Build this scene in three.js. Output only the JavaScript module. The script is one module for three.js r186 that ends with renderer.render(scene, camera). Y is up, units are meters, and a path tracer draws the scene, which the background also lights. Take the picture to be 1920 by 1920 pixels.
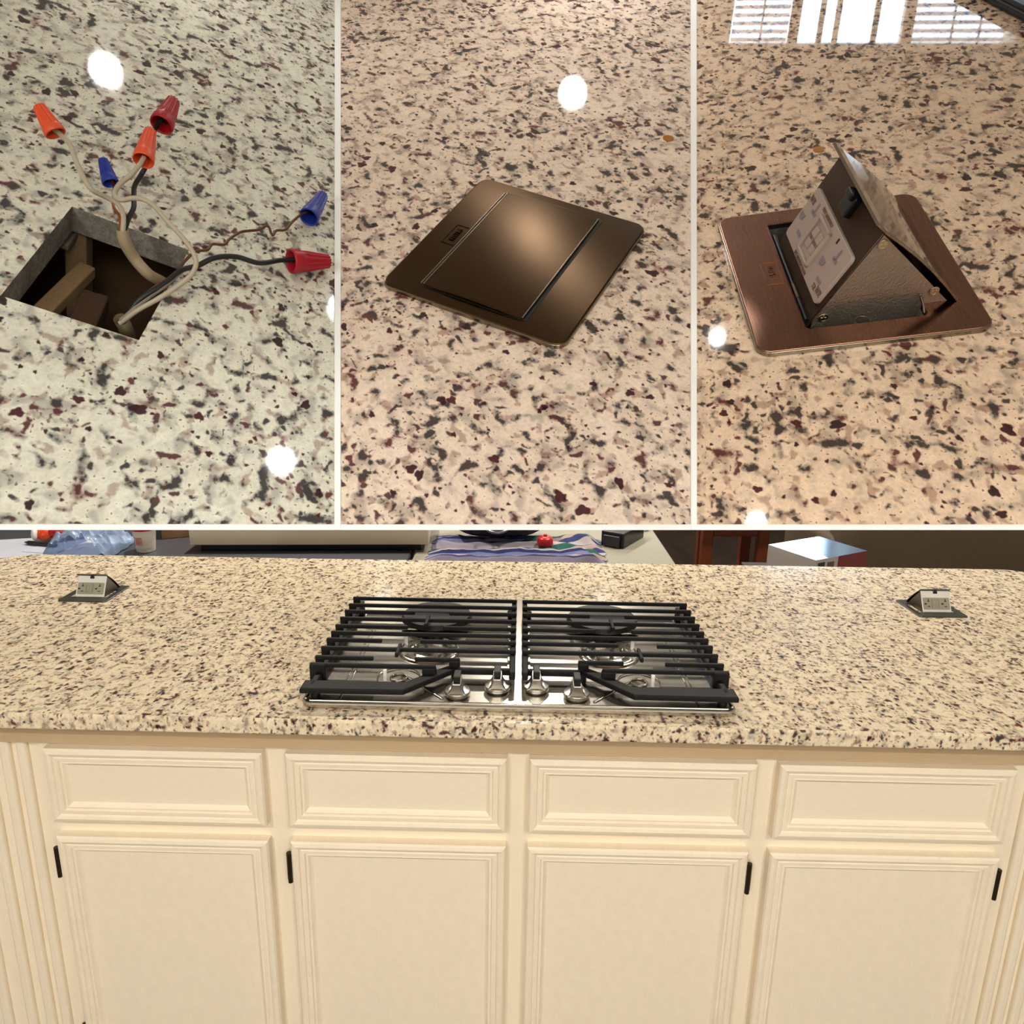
import * as THREE from 'three';
import { RoundedBoxGeometry } from 'three/addons/geometries/RoundedBoxGeometry.js';
import { TextGeometry } from 'three/addons/geometries/TextGeometry.js';
import { FontLoader } from 'three/addons/loaders/FontLoader.js';
import { RectAreaLightUniformsLib } from 'three/addons/lights/RectAreaLightUniformsLib.js';
import { mergeGeometries } from 'three/addons/utils/BufferGeometryUtils.js';

// ---------------------------------------------------------------- camera, sky, exposure
const renderer = new THREE.WebGLRenderer({ antialias: true });
renderer.toneMapping = THREE.LinearToneMapping;
renderer.toneMappingExposure = 1.4;
renderer.shadowMap.enabled = true;
RectAreaLightUniformsLib.init();
const scene = new THREE.Scene();
const camera = new THREE.PerspectiveCamera(2 * Math.atan(960 / 1346) * 180 / Math.PI, 1, 0.05, 60);
{
  const right = new THREE.Vector3(0.99976663, 0.01592626, -0.0145962);
  const up = new THREE.Vector3(-0.01895563, 0.97081249, -0.2390895);
  const back = new THREE.Vector3(0.01036237, 0.23931039, 0.97088782);
  const m = new THREE.Matrix4().makeBasis(right, up, back).setPosition(-0.0045, 1.5609, 1.1034);
  m.decompose(camera.position, camera.quaternion, camera.scale);
}
scene.background = new THREE.Color().setRGB(5.2, 6.3, 7.8);          // daylight, seen only through the roof window

const CEIL = 2.9, TOP = 0.915;                                       // ceiling height, worktop height
const WARM = [1.0, 0.93, 0.82], SOFT = [1.0, 0.97, 0.93];
// ceiling downlights: x, z, lens radius, candela, lens radiance, colour
const DOWNLIGHTS = [
  [-0.863, -0.712, 0.040, 0.45, 22, SOFT], [0.151, -1.114, 0.046, 0.35, 22, SOFT], [0.051, -0.602, 0.045, 0.35, 9, SOFT],
  [-1.15, 2.3, 0.06, 13, 20, SOFT], [1.15, 2.3, 0.06, 13, 20, SOFT], [0.0, 2.9, 0.06, 10, 20, SOFT],  // unseen lamps added to light the cabinet fronts and the stone
  [-0.95, -1.95, 0.06, 15, 20, WARM], [0.95, -1.95, 0.06, 15, 20, WARM], [0.09, -3.80, 0.075, 14, 30, WARM], [0.78, -5.05, 0.06, 9, 20, WARM], [-1.24, -5.1, 0.06, 9, 20, WARM],  // added to light the counter and tables and to glint in the steel
];
// narrow ceiling spots, long black snoots added to block stray reflections: lens position, direction of the beam, lens radius, snoot length
const SNOOTS = [
  [[0.140, 2.815, -0.026], [-0.316, -0.944, 0.092], 0.046, 0.36], [[0.396, 2.83, -0.306], [-0.059, -0.989, 0.133], 0.024, 0.55], [[0.426, 2.83, 0.326], [-0.071, -0.991, -0.113], 0.030, 0.55],
];
// unseen fill panels added behind the viewer to light the fronts: x, y, width, height
const FILL_PANELS = [[-1.05, 1.75, 0.9, 0.34], [1.05, 1.75, 0.9, 0.34]];
const FILL_RADIANCE = 12;

// ---------------------------------------------------------------- helpers
let seed = 7;
const rnd = () => { seed = (seed + 0x6d2b79f5) | 0; let t = Math.imul(seed ^ (seed >>> 15), 1 | seed); t = (t + Math.imul(t ^ (t >>> 7), 61 | t)) ^ t; return ((t ^ (t >>> 14)) >>> 0) / 4294967296; };
const V = (x, y, z) => new THREE.Vector3(x, y, z);
const used = new Map();
function numbered(name) { const n = used.get(name) ?? 0; used.set(name, n + 1); return n ? name + '_' + String(n).padStart(3, '0') : name; }
function mat(color, roughness = 0.6, extra = {}) { return new THREE.MeshPhysicalMaterial({ color, roughness, ...extra }); }
function part(name, geo, material, parent) {
  const m = new THREE.Mesh(geo, material); m.name = name; m.castShadow = m.receiveShadow = true; parent.add(m); return m;
}
function thing(name, label, category, group, parent = scene) {
  const g = new THREE.Group(); g.name = numbered(name); g.userData = { label, category }; if (group) g.userData.group = group; parent.add(g); return g;
}
function single(name, geo, material, label, category, group) {
  const m = part(numbered(name), geo, material, scene); m.userData = { label, category }; if (group) m.userData.group = group; return m;
}
function structure(name, geo, material, label) {
  const m = part(name, geo, material, scene); m.userData = { kind: 'structure' }; if (label) m.userData.label = label; return m;
}
const box = (w, h, d, x = 0, y = 0, z = 0) => new THREE.BoxGeometry(w, h, d).translate(x, y, z);
const rbox = (w, h, d, r, x = 0, y = 0, z = 0, seg = 2) => new RoundedBoxGeometry(w, h, d, seg, Math.min(r, w / 2.01, h / 2.01, d / 2.01)).translate(x, y, z);
const cyl = (r0, r1, h, seg = 24, x = 0, y = 0, z = 0) => new THREE.CylinderGeometry(r1, r0, h, seg).translate(x, y, z);
function merged(list) { return mergeGeometries(list.map((g) => { const n = g.index ? g.toNonIndexed() : g; for (const k of Object.keys(n.attributes)) if (!['position', 'normal', 'uv'].includes(k)) n.deleteAttribute(k); n.morphAttributes = {}; return n; })); }
const tube = (pts, r, seg = 48, rad = 10, tension = 0.5) => new THREE.TubeGeometry(new THREE.CatmullRomCurve3(pts, false, 'catmullrom', tension), seg, r, rad, false);
function roundedRect(x0, y0, x1, y1, r, S = new THREE.Shape()) {
  S.moveTo(x0 + r, y0); S.lineTo(x1 - r, y0); S.absarc(x1 - r, y0 + r, r, -Math.PI / 2, 0); S.lineTo(x1, y1 - r); S.absarc(x1 - r, y1 - r, r, 0, Math.PI / 2);
  S.lineTo(x0 + r, y1); S.absarc(x0 + r, y1 - r, r, Math.PI / 2, Math.PI); S.lineTo(x0, y0 + r); S.absarc(x0 + r, y0 + r, r, Math.PI, 1.5 * Math.PI); return S;
}
const extrude = (shape, depth, bevel = 0, seg = 2, curveSegments = 8) => new THREE.ExtrudeGeometry(shape, { depth, bevelEnabled: bevel > 0, bevelThickness: bevel, bevelSize: bevel, bevelOffset: -bevel, bevelSegments: seg, curveSegments });
// a prism between two polygons with the same number of corners
function loft(a, b) {
  const pos = [], uv = [], idx = []; const n = a.length;
  const tri = (p, q, r) => { for (const v of [p, q, r]) pos.push(v.x, v.y, v.z); const e = V().subVectors(q, p), f = V().subVectors(r, p), c = e.clone().cross(f); const ax = Math.abs(c.x), ay = Math.abs(c.y), az = Math.abs(c.z); for (const v of [p, q, r]) uv.push(...(az >= ax && az >= ay ? [v.x, v.y] : ay >= ax ? [v.x, v.z] : [v.y, v.z])); };
  for (let i = 1; i < n - 1; i++) { tri(a[0], a[i], a[i + 1]); tri(b[0], b[i + 1], b[i]); }
  for (let i = 0; i < n; i++) { const j = (i + 1) % n; tri(a[i], b[i], b[j]); tri(a[i], b[j], a[j]); }
  const g = new THREE.BufferGeometry(); g.setAttribute('position', new THREE.Float32BufferAttribute(pos, 3)); g.setAttribute('uv', new THREE.Float32BufferAttribute(uv, 2)); g.computeVertexNormals(); return g;
}

// ---------------------------------------------------------------- procedural stone
const P2 = 2048;
function lattice(per, s) { const t = new Float32Array(per * per * 2); let k = s >>> 0; for (let i = 0; i < per * per; i++) { k = (Math.imul(k, 1664525) + 1013904223) >>> 0; const a = (k / 4294967296) * Math.PI * 2; t[2 * i] = Math.cos(a); t[2 * i + 1] = Math.sin(a); } return { per, t }; }
function noise(L, x, y) {                                            // x, y in tiles; periodic
  const { per, t } = L; x *= per; y *= per; let ix = Math.floor(x), iy = Math.floor(y); const fx = x - ix, fy = y - iy;
  ix = ((ix % per) + per) % per; iy = ((iy % per) + per) % per; const jx = ix + 1 === per ? 0 : ix + 1, jy = iy + 1 === per ? 0 : iy + 1;
  const u = fx * fx * fx * (fx * (fx * 6 - 15) + 10), v = fy * fy * fy * (fy * (fy * 6 - 15) + 10);
  const a = 2 * (iy * per + ix), b = 2 * (iy * per + jx), c = 2 * (jy * per + ix), d = 2 * (jy * per + jx);
  const na = t[a] * fx + t[a + 1] * fy, nb = t[b] * (fx - 1) + t[b + 1] * fy, nc = t[c] * fx + t[c + 1] * (fy - 1), nd = t[d] * (fx - 1) + t[d + 1] * (fy - 1);
  return ((na + (nb - na) * u) * (1 - v) + (nc + (nd - nc) * u) * v) * 1.5;
}
const sst = (a, b, x) => { const t = Math.min(1, Math.max(0, (x - a) / (b - a))); return t * t * (3 - 2 * t); };
function granite(s, tile, scale, sparse = 0, size = P2) {                        // tile in metres; scale of the grains
  const per = (mm) => Math.max(2, Math.round(tile * 1000 / (mm * scale)));
  const L = [60, 24, 11, 5, 2.4, 10, 6, 9, 12, 1.2].map((mm, i) => lattice(per(mm), s * 97 + i * 7919 + 3));
  const data = new Uint8Array(size * size * 4);
  for (let j = 0, o = 0; j < size; j++) for (let i = 0; i < size; i++, o += 4) {
    const x = i / size, y = j / size;
    const n0 = noise(L[0], x, y), n1 = noise(L[1], x, y), n2 = noise(L[2], x, y), n3 = noise(L[3], x, y), n4 = noise(L[4], x, y), n9 = noise(L[9], x, y);
    const wx = x + n3 * 0.0014 * scale / tile, wy = y + n2 * 0.0014 * scale / tile;
    // pale cream ground with buff, rosy and grey clouds
    const warm = 0.5 + 0.5 * n1 + 0.4 * n2, l = 1 + 0.035 * n2 + 0.05 * n3 + 0.045 * n4 + 0.025 * n9;
    let r = (243 - 9 * warm) * l, g = (234 - 14 * warm) * l, b = (215 - 16 * warm) * l;
    // grey, glassy quartz patches
    const q = sst(0.0, 0.62, 0.7 * noise(L[8], wx + 0.31, wy) + 0.3 * n1 + 0.4 * n3) * 0.58;
    r += (158 - r) * q; g += (150 - g) * q; b += (140 - b) * q;
    // brown-red stains
    const m = sst(0.28, 0.66, noise(L[7], wx, wy + 0.37) + 0.2 * n4) * 0.5;
    r += (146 - r) * m; g += (112 - g) * m; b += (100 - b) * m;
    // black mica: compact flakes with soft grey margins
    const cl = 0.16 * n0 + 0.22 * n1, fine = 0.14 * n4 + 0.08 * n9;
    const d5 = noise(L[5], wx + 0.13, wy), d6 = noise(L[6], wx, wy + 0.71);
    const f5 = d5 + cl + fine - sparse, f6 = d6 + cl + fine - sparse, f4 = n4 + cl + 0.15 * n3 - sparse;
    const k = Math.max(0.36 * sst(0.2, 0.5, f5) + 0.5 * sst(0.45, 0.64, f5), 0.28 * sst(0.28, 0.55, f6) + 0.56 * sst(0.48, 0.66, f6), 0.55 * sst(0.48, 0.72, f4));
    const red = sst(0.15, 0.5, noise(L[1], x + 0.5, y + 0.2) + 0.4 * d6);
    r += (46 + 34 * red - r) * k; g += (42 - 6 * red - g) * k; b += (43 - 4 * red - b) * k;
    data[o] = Math.max(0, Math.min(255, r)); data[o + 1] = Math.max(0, Math.min(255, g)); data[o + 2] = Math.max(0, Math.min(255, b)); data[o + 3] = 255;
  }
  // garnets: small, sharp, round, wine-red to black
  let k = s * 31 + 5; const rr = () => { k = (Math.imul(k, 1664525) + 1013904223) >>> 0; return k / 4294967296; };
  const count = Math.round((tile / (0.022 * scale)) ** 2);
  for (let c = 0; c < count; c++) {
    const cx = rr() * size, cy = rr() * size, big = rr(), rad = (0.0009 + 0.0026 * big ** 5) * scale / tile * size, a = rr() * 6.28, el = 1 + 0.7 * rr(), ph = rr() * 6.28, dark = rr();
    const R = 36 + 40 * dark, G = 20 + 6 * dark, B = 24 + 8 * dark, ext = Math.ceil(rad * el) + 2;
    for (let y = -ext; y <= ext; y++) for (let x = -ext; x <= ext; x++) {
      const u = (x * Math.cos(a) + y * Math.sin(a)) / el, v = -x * Math.sin(a) + y * Math.cos(a), d = Math.hypot(u, v), lim = rad * (1 + 0.16 * Math.sin(3 * Math.atan2(v, u) + ph) + 0.1 * Math.sin(5 * Math.atan2(v, u) + 2 * ph));
      const t = sst(lim + 1.3, lim - 1.3, d) * 0.9; if (t <= 0) continue;
      const o = 4 * ((((Math.round(cy) + y) % size + size) % size) * size + (((Math.round(cx) + x) % size + size) % size));
      data[o] += (R - data[o]) * t; data[o + 1] += (G - data[o + 1]) * t; data[o + 2] += (B - data[o + 2]) * t;
    }
  }
  const tex = new THREE.DataTexture(data, size, size, THREE.RGBAFormat); tex.colorSpace = THREE.SRGBColorSpace; tex.wrapS = tex.wrapT = THREE.RepeatWrapping; tex.magFilter = THREE.LinearFilter; tex.minFilter = THREE.LinearMipmapLinearFilter; tex.generateMipmaps = true; tex.needsUpdate = true;
  return tex;
}
function placed(tex, tile, ox, oy, turn = 0) { const t = tex.clone(); t.repeat.set(1 / tile, 0.84 / tile); t.offset.set(ox, oy); t.rotation = turn; t.needsUpdate = true; return t; }
const bigStone = granite(3, 1.5, 2.1, 0.03), smallStone = granite(11, 2.0, 1.15, 0.09);
const polish = { ior: 1.55, specularIntensity: 1 };
const stoneMat = [  // tints put the colour of light on each section into the stone
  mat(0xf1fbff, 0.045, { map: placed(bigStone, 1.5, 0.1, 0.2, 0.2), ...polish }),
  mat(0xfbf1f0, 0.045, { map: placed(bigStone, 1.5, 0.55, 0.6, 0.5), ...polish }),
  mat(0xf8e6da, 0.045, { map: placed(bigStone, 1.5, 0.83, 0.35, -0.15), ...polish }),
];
const islandStone = mat(0xfff8ea, 0.12, { map: placed(smallStone, 2.0, 0.5, 0.5), ...polish });  // warm tint holds the light colour over the island


// soft mottling for painted and plain surfaces
function fineTex(base, amp, s, size = 256, cells = [6, 24, 90]) {
  const L = cells.map((c, i) => lattice(c, s + i * 131)); const d = new Uint8Array(size * size * 4);
  for (let j = 0, o = 0; j < size; j++) for (let i = 0; i < size; i++, o += 4) { const n = 1 + amp * (0.5 * noise(L[0], i / size, j / size) + 0.4 * noise(L[1], i / size, j / size) + 0.5 * noise(L[2], i / size, j / size)); for (let c = 0; c < 3; c++) d[o + c] = Math.max(0, Math.min(255, base[c] * n)); d[o + 3] = 255; }
  const t = new THREE.DataTexture(d, size, size, THREE.RGBAFormat); t.colorSpace = THREE.SRGBColorSpace; t.wrapS = t.wrapT = THREE.RepeatWrapping; t.magFilter = THREE.LinearFilter; t.needsUpdate = true; return t;
}
function woodTex(c0, c1, s, size = 512) {
  const A = lattice(4, s), B = lattice(60, s + 5), C = lattice(14, s + 9), d = new Uint8Array(size * size * 4);
  for (let j = 0, o = 0; j < size; j++) for (let i = 0; i < size; i++, o += 4) { const x = i / size, y = j / size; const t = 0.5 + 0.5 * Math.sin(40 * x + 6 * noise(A, x, y) + 2 * noise(C, x, y * 0.5)) * 0.6 + 0.35 * noise(B, x, 0.1 * y); for (let c = 0; c < 3; c++) d[o + c] = Math.max(0, Math.min(255, c0[c] + (c1[c] - c0[c]) * t)); d[o + 3] = 255; }
  const t = new THREE.DataTexture(d, size, size, THREE.RGBAFormat); t.colorSpace = THREE.SRGBColorSpace; t.wrapS = t.wrapT = THREE.RepeatWrapping; t.magFilter = THREE.LinearFilter; t.needsUpdate = true; return t;
}
const repeat = (t, x, y = x) => { const c = t.clone(); c.repeat.set(x, y); c.needsUpdate = true; return c; };

const sawn = mat(0xffffff, 0.85, { map: repeat(fineTex([126, 121, 113], 0.35, 63, 256, [8, 30, 90]), 3) });

// ---------------------------------------------------------------- the room
const wallPaint = mat(0xe2ddd2, 0.9), ceilPaint = mat(0xecebe6, 0.95), navy = mat(0x1b2c44, 0.8);
const floorWood = mat(0xffffff, 0.9, { specularIntensity: 0.25, map: repeat(woodTex([30, 20, 14], [44, 30, 20], 21), 2, 2) });
structure('floor', box(6.4, 0.1, 9.4, 0, -0.05, -1.2), floorWood);
structure('wall_left', box(0.1, CEIL, 9.4, -3.15, CEIL / 2, -1.2), wallPaint);
structure('wall_right', box(0.1, CEIL, 9.4, 3.15, CEIL / 2, -1.2), wallPaint);
structure('wall_back', box(6.2, CEIL, 0.1, 0, CEIL / 2, -5.85), wallPaint);
structure('wall_front', box(6.2, CEIL, 0.1, 0, CEIL / 2, 3.45), wallPaint);
// ceiling with an opening for the roof window
const WIN = { ax: 0.579, az: -1.254, dx: 0.954, dz: 0.298, w: 0.85, d: 0.26 };       // near left corner, direction along the near edge
const winPoint = (s, t) => [WIN.ax + WIN.dx * s + 0.298 * t, WIN.az + WIN.dz * s - 0.954 * t];
{
  const S = new THREE.Shape([[-3.2, -3.5], [3.2, -3.5], [3.2, 5.9], [-3.2, 5.9]].map(([x, y]) => new THREE.Vector2(x, y)));
  S.holes.push(new THREE.Path([[0, 0], [0, WIN.d], [WIN.w, WIN.d], [WIN.w, 0]].map(([s, t]) => { const [x, z] = winPoint(s, t); return new THREE.Vector2(x, -z); })));
  structure('ceiling', extrude(S, 0.1).rotateX(-Math.PI / 2).translate(0, CEIL, 0), ceilPaint);
  const w = new THREE.Group(); w.name = 'window_1'; w.userData = { kind: 'structure', label: 'roof window with slatted blinds in the ceiling' }; scene.add(w);
  w.position.set(WIN.ax, CEIL + 0.1, WIN.az); w.rotation.y = -Math.atan2(WIN.dz, WIN.dx);
  const frameM = mat(0xcdb79a, 0.6), slatM = mat(0xd6d2ca, 0.6);
  part('window_frame', merged([box(WIN.w + 0.1, 0.04, 0.05, WIN.w / 2, 0.02, 0.025), box(WIN.w + 0.1, 0.04, 0.05, WIN.w / 2, 0.02, -WIN.d - 0.025), box(0.05, 0.04, WIN.d, -0.025, 0.02, -WIN.d / 2), box(0.05, 0.04, WIN.d, WIN.w + 0.025, 0.02, -WIN.d / 2)]), frameM, w);
  for (const s of [0.205, 0.555]) part('mullion', box(0.032, 0.05, WIN.d, s, 0.005, -WIN.d / 2), frameM, w);
  const pane = mat(0xffffff, 0, { transmission: 1, thickness: 0, ior: 1.45 });
  for (const [a, b] of [[0, 0.189], [0.221, 0.539], [0.571, WIN.w]]) part('pane', box(b - a, 0.004, WIN.d, (a + b) / 2, 0.03, -WIN.d / 2), pane, w);
  for (const [a, b] of [[0.004, 0.186], [0.575, WIN.w - 0.004]]) for (let k = 0; k < 10; k++) part('slat', box(b - a, 0.0025, 0.013, (a + b) / 2, 0.006, -0.012 - k * 0.026), slatM, w);
  for (const s of [0.10, 0.69, 0.77]) part('blind_cord', box(0.006, 0.003, WIN.d, s, 0.003, -WIN.d / 2), slatM, w);
  for (const s of [0.29, 0.34, 0.46]) part('glazing_bar', box(0.018, 0.012, WIN.d, s, 0.016, -WIN.d / 2), frameM, w);
}

// ceiling downlights: white trim ring, glowing lens, and the light just under the lens
const trimM = mat(0xeeeae2, 0.5);
DOWNLIGHTS.forEach(([x, z, r, cd, glow, color], i) => {
  const where = i < 3 ? 'small recessed ceiling downlight above the sloping stone sections' : i < 6 ? 'added ceiling downlight over the kitchen floor before the cabinets' : 'added ceiling downlight over the tables behind the island';
  const t = thing('ceiling_downlight', where, 'light', i < 3 ? 'downlights above the stone sections' : i < 6 ? 'downlights over the kitchen floor' : 'downlights over the tables');
  t.position.set(x, CEIL, z);
  part('trim_ring', new THREE.LatheGeometry([[r, 0.0005], [r, -0.004], [r + 0.012, -0.008], [r + 0.028, -0.006], [r + 0.03, 0]].map(([a, b]) => new THREE.Vector2(a, b)), 36), trimM, t);
  part('light_lens', cyl(r, r, 0.003, 36, 0, -0.0015, 0), new THREE.MeshStandardMaterial({ color: 0xffffff, emissive: new THREE.Color().setRGB(...color), emissiveIntensity: glow }), t);
  const s = new THREE.SpotLight(new THREE.Color().setRGB(...color), cd, 0, 1.32, 0.8, 2); s.position.set(0, -0.012, 0); s.target.position.set(0, -1, 0); s.castShadow = true; s.shadow.radius = r / 0.02; t.add(s, s.target);
});

SNOOTS.forEach(([p, d, r, len], i) => {
  const t = thing('ceiling_spot', ['narrow black ceiling spot tilted at the wire cutout section', 'slim black ceiling spot aimed at the open outlet plate', 'slim black ceiling spot aimed at the lower edge of the warm granite'][i], 'light'); t.position.set(...p); t.quaternion.setFromUnitVectors(V(0, -1, 0), V(...d).normalize());
  const tubeM = mat(0x0c0c0c, 0.9, { side: THREE.DoubleSide });
  part('snoot', new THREE.LatheGeometry([[r * 1.02, -len], [r * 1.02, 0.004], [r * 1.1, 0.004], [r * 1.1, -len], [r * 1.02, -len]].map(([a, b]) => new THREE.Vector2(a, b)), 32), tubeM, t);
  part('end_cap', cyl(r * 1.1, r * 0.5, 0.02, 32, 0, 0.014, 0), tubeM, t);
  part('light_lens', cyl(r, r, 0.003, 32, 0, 0, 0), new THREE.MeshStandardMaterial({ color: 0xffffff, emissive: new THREE.Color().setRGB(...SOFT), emissiveIntensity: 24 }), t);
  const st = new THREE.Mesh(cyl(0.006, 0.006, CEIL - p[1], 10), tubeM); st.name = 'stem'; st.position.y = 0; t.add(st); st.quaternion.copy(t.quaternion).invert(); st.position.copy(V(0, (CEIL - p[1]) / 2 + 0.01, 0).applyQuaternion(st.quaternion));
  const l = new THREE.SpotLight(new THREE.Color().setRGB(...SOFT), 0.3, 0, Math.atan(2 * r / len), 0.6, 2); l.position.set(0, -0.006, 0); l.target.position.set(0, -1, 0); l.castShadow = true; t.add(l, l.target);
});
FILL_PANELS.forEach(([x, y, w, h], i) => {
  const t = thing('added_fill_panel', 'added glowing fill panel on the wall facing the cabinets', 'light', 'added fill panels facing the cabinets'); t.position.set(x, y, 3.4);
  part('backplate', rbox(w + 0.06, h + 0.06, 0.03, 0.01, 0, 0, -0.016), trimM, t);
  part('light_diffuser', rbox(w, h, 0.02, 0.006, 0, 0, -0.042), new THREE.MeshStandardMaterial({ color: 0xffffff, emissive: new THREE.Color().setRGB(...WARM), emissiveIntensity: 3 }), t);
  const l = new THREE.RectAreaLight(new THREE.Color().setRGB(...WARM), FILL_RADIANCE, w, h); l.position.set(0, 0, -0.055); t.add(l);
});

// ---------------------------------------------------------------- three sloping stone sections
const SLABS = [
  { o: [-0.435, 1.3281, 0.2603], ex: [0.91056, -0.32957, -0.24952], ey: [0, 0.60362, -0.79727], n: [0.41337, 0.72597, 0.54963], shear: [0.454, 1.4506] },
  { o: [-0.0093, 1.3072, 0.1501], ex: [0.99999, -0.00328, -0.00288], ey: [0, 0.65958, -0.75163], n: [0.00437, 0.75163, 0.65957], shear: [0.0044, 1.1396] },
  { o: [0.4468, 1.3237, 0.1783], ex: [0.98886, 0.11373, 0.09603], ey: [0, 0.64514, -0.76407], n: [-0.14885, 0.75555, 0.63795], shear: [-0.1505, 1.1977] },
];
for (const s of SLABS) s.m = new THREE.Matrix4().makeBasis(V(...s.ex), V(...s.ey), V(...s.n)).setPosition(...s.o);
const onSlab = (k, u, v, h = 0) => V(u, v, h).applyMatrix4(SLABS[k].m);
function place(o, k, u = 0, v = 0, h = 0, turn = null) {             // put a thing on a slab; turn = null keeps slab axes (x along, y up the slope, z out of the stone)
  const m = SLABS[k].m.clone().multiply(new THREE.Matrix4().makeTranslation(u, v, h));
  if (turn !== null) m.multiply(new THREE.Matrix4().makeRotationZ(turn)).multiply(new THREE.Matrix4().makeRotationX(Math.PI / 2)); // y out of the stone, z down the slope
  m.decompose(o.position, o.quaternion, o.scale); return o;
}
const THICK = 0.045;
function slabGeometry(outer, hole, shear, thick = THICK) {           // level-cut outer edges, square-cut hole
  const top = new THREE.Shape(outer.map(([x, y]) => new THREE.Vector2(x, y))), low = new THREE.Shape(outer.map(([x, y]) => new THREE.Vector2(x + shear[0] * thick, y + shear[1] * thick)));
  if (hole) for (const S of [top, low]) S.holes.push(new THREE.Path(hole.map(([x, y]) => new THREE.Vector2(x, y))));
  const a = new THREE.ShapeGeometry(top), b = new THREE.ShapeGeometry(low).translate(0, 0, -thick); const ix = b.index.array; for (let i = 0; i < ix.length; i += 3) { const t = ix[i]; ix[i] = ix[i + 1]; ix[i + 1] = t; } b.computeVertexNormals();
  const walls = (A, B, flip) => { const pos = [], uv = []; for (let i = 0; i < A.length; i++) { const j = (i + 1) % A.length, p = [[...A[i], 0], [...B[i], -thick], [...B[j], -thick], [...A[j], 0]]; const L = Math.hypot(A[j][0] - A[i][0], A[j][1] - A[i][1]); const q = [[0, 0], [0, thick], [L, thick], [L, 0]].map(([s, t]) => [s + i * 0.37, t]); for (const k of flip ? [0, 2, 1, 0, 3, 2] : [0, 1, 2, 0, 2, 3]) { pos.push(...p[k]); uv.push(...q[k]); } } const g = new THREE.BufferGeometry(); g.setAttribute('position', new THREE.Float32BufferAttribute(pos, 3)); g.setAttribute('uv', new THREE.Float32BufferAttribute(uv, 2)); g.computeVertexNormals(); return g; };
  return { body: merged([a, b, walls(outer, outer.map(([x, y]) => [x + shear[0] * thick, y + shear[1] * thick]), false)]), cut: hole && walls(hole, hole, true) };
}
const HOLE1 = [[-0.3005, 0.289], [-0.1272, 0.2905], [-0.1272, 0.5245], [-0.3005, 0.5245]];
const PL3 = { u: 0.1002, v: 0.5298, a: 0.02824 }, PL2 = { u: -0.0057, v: 0.5952, a: -0.45734 };
const hole3 = [[-0.092, -0.145], [0.092, -0.145], [0.092, 0.149], [-0.092, 0.149]].map(([x, y]) => [PL3.u + x * Math.cos(PL3.a) - y * Math.sin(PL3.a), PL3.v + x * Math.sin(PL3.a) + y * Math.cos(PL3.a)]);
[
  [[[-0.2446, -0.0843], [0.1959, 0.0675], [-0.146, 1.976], [-0.7472, 0.9651]], HOLE1, 'pale speckled granite section with a square cutout full of electrical wires'],
  [[[-0.2398, -0.0062], [0.2408, 0.0063], [0.4766, 1.9602], [-0.5441, 1.9175]], null, 'speckled granite section with rosy light in its tint under the closed bronze outlet cover'],
  [[[-0.2098, 0.017], [0.3137, -0.0254], [0.9991, 1.5319], [0.0374, 1.9675]], hole3, 'speckled granite section with warm light in its tint around the open pop-up outlet'],
].forEach(([outer, hole, label], k) => {
  const t = thing('granite_slab', label, 'countertop'); place(t, k);
  const g = slabGeometry(outer, hole, SLABS[k].shear);
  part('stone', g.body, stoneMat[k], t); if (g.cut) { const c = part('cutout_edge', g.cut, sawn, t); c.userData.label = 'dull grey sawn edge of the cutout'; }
});
// white strips that frame and carry the three sections, hung from the ceiling on thin steel cables
{
  const white = mat(0xffffff, 0.5), t = thing('display_frame', 'white strips framing and joining the three sloping granite sections', 'frame');
  const inner = (k, list) => list.map(([u, v]) => onSlab(k, u, v, 0.0015)), deep = (list, d = 0.03) => list.map((p) => p.clone().add(V(0, 0, -d)));
  for (const [k, list] of [[0, [[-0.2417, -0.0904], [0.2009, 0.06], [0.1994, 0.0687], [-0.2446, -0.0843]]], [1, [[-0.2421, -0.015], [0.2434, -0.0025], [0.2444, 0.0064], [-0.2435, -0.0063]]], [2, [[-0.2187, 0.0088], [0.3103, -0.0332], [0.3137, -0.0254], [-0.2133, 0.0172]]]]) {
    const a = inner(k, list); part('bottom_rail', loft(a, deep(a)), white, t);
  }
  for (const c of [[[-0.2552, 1.2985, 0.1641], [-0.2477, 1.2981, 0.162], [-0.5533, 2.5737, -1.2895], [-0.5679, 2.5689, -1.2787]], [[0.2304, 1.3047, 0.1513], [0.2383, 1.305, 0.1519], [0.4838, 2.5973, -1.3214], [0.4673, 2.5985, -1.3246]]]) {
    const a = c.map((p) => V(...p).add(V(0, 0.0022, 0.002))); part('divider_strip', loft(a, deep(a)), white, t);
  }
  const steel = mat(0x8a8a88, 0.4, { metalness: 1 });
  for (const [x, y, z] of [[-0.8837, 1.7938, -0.0174], [-0.691, 1.4485, 0.2938], [1.0593, 1.8912, -0.3508], [0.7947, 1.4519, 0.1078]]) part('suspension_cable', cyl(0.0015, 0.0015, CEIL - y + 0.004, 8, x, (CEIL + y - 0.004) / 2, z), steel, t);
}

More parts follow.
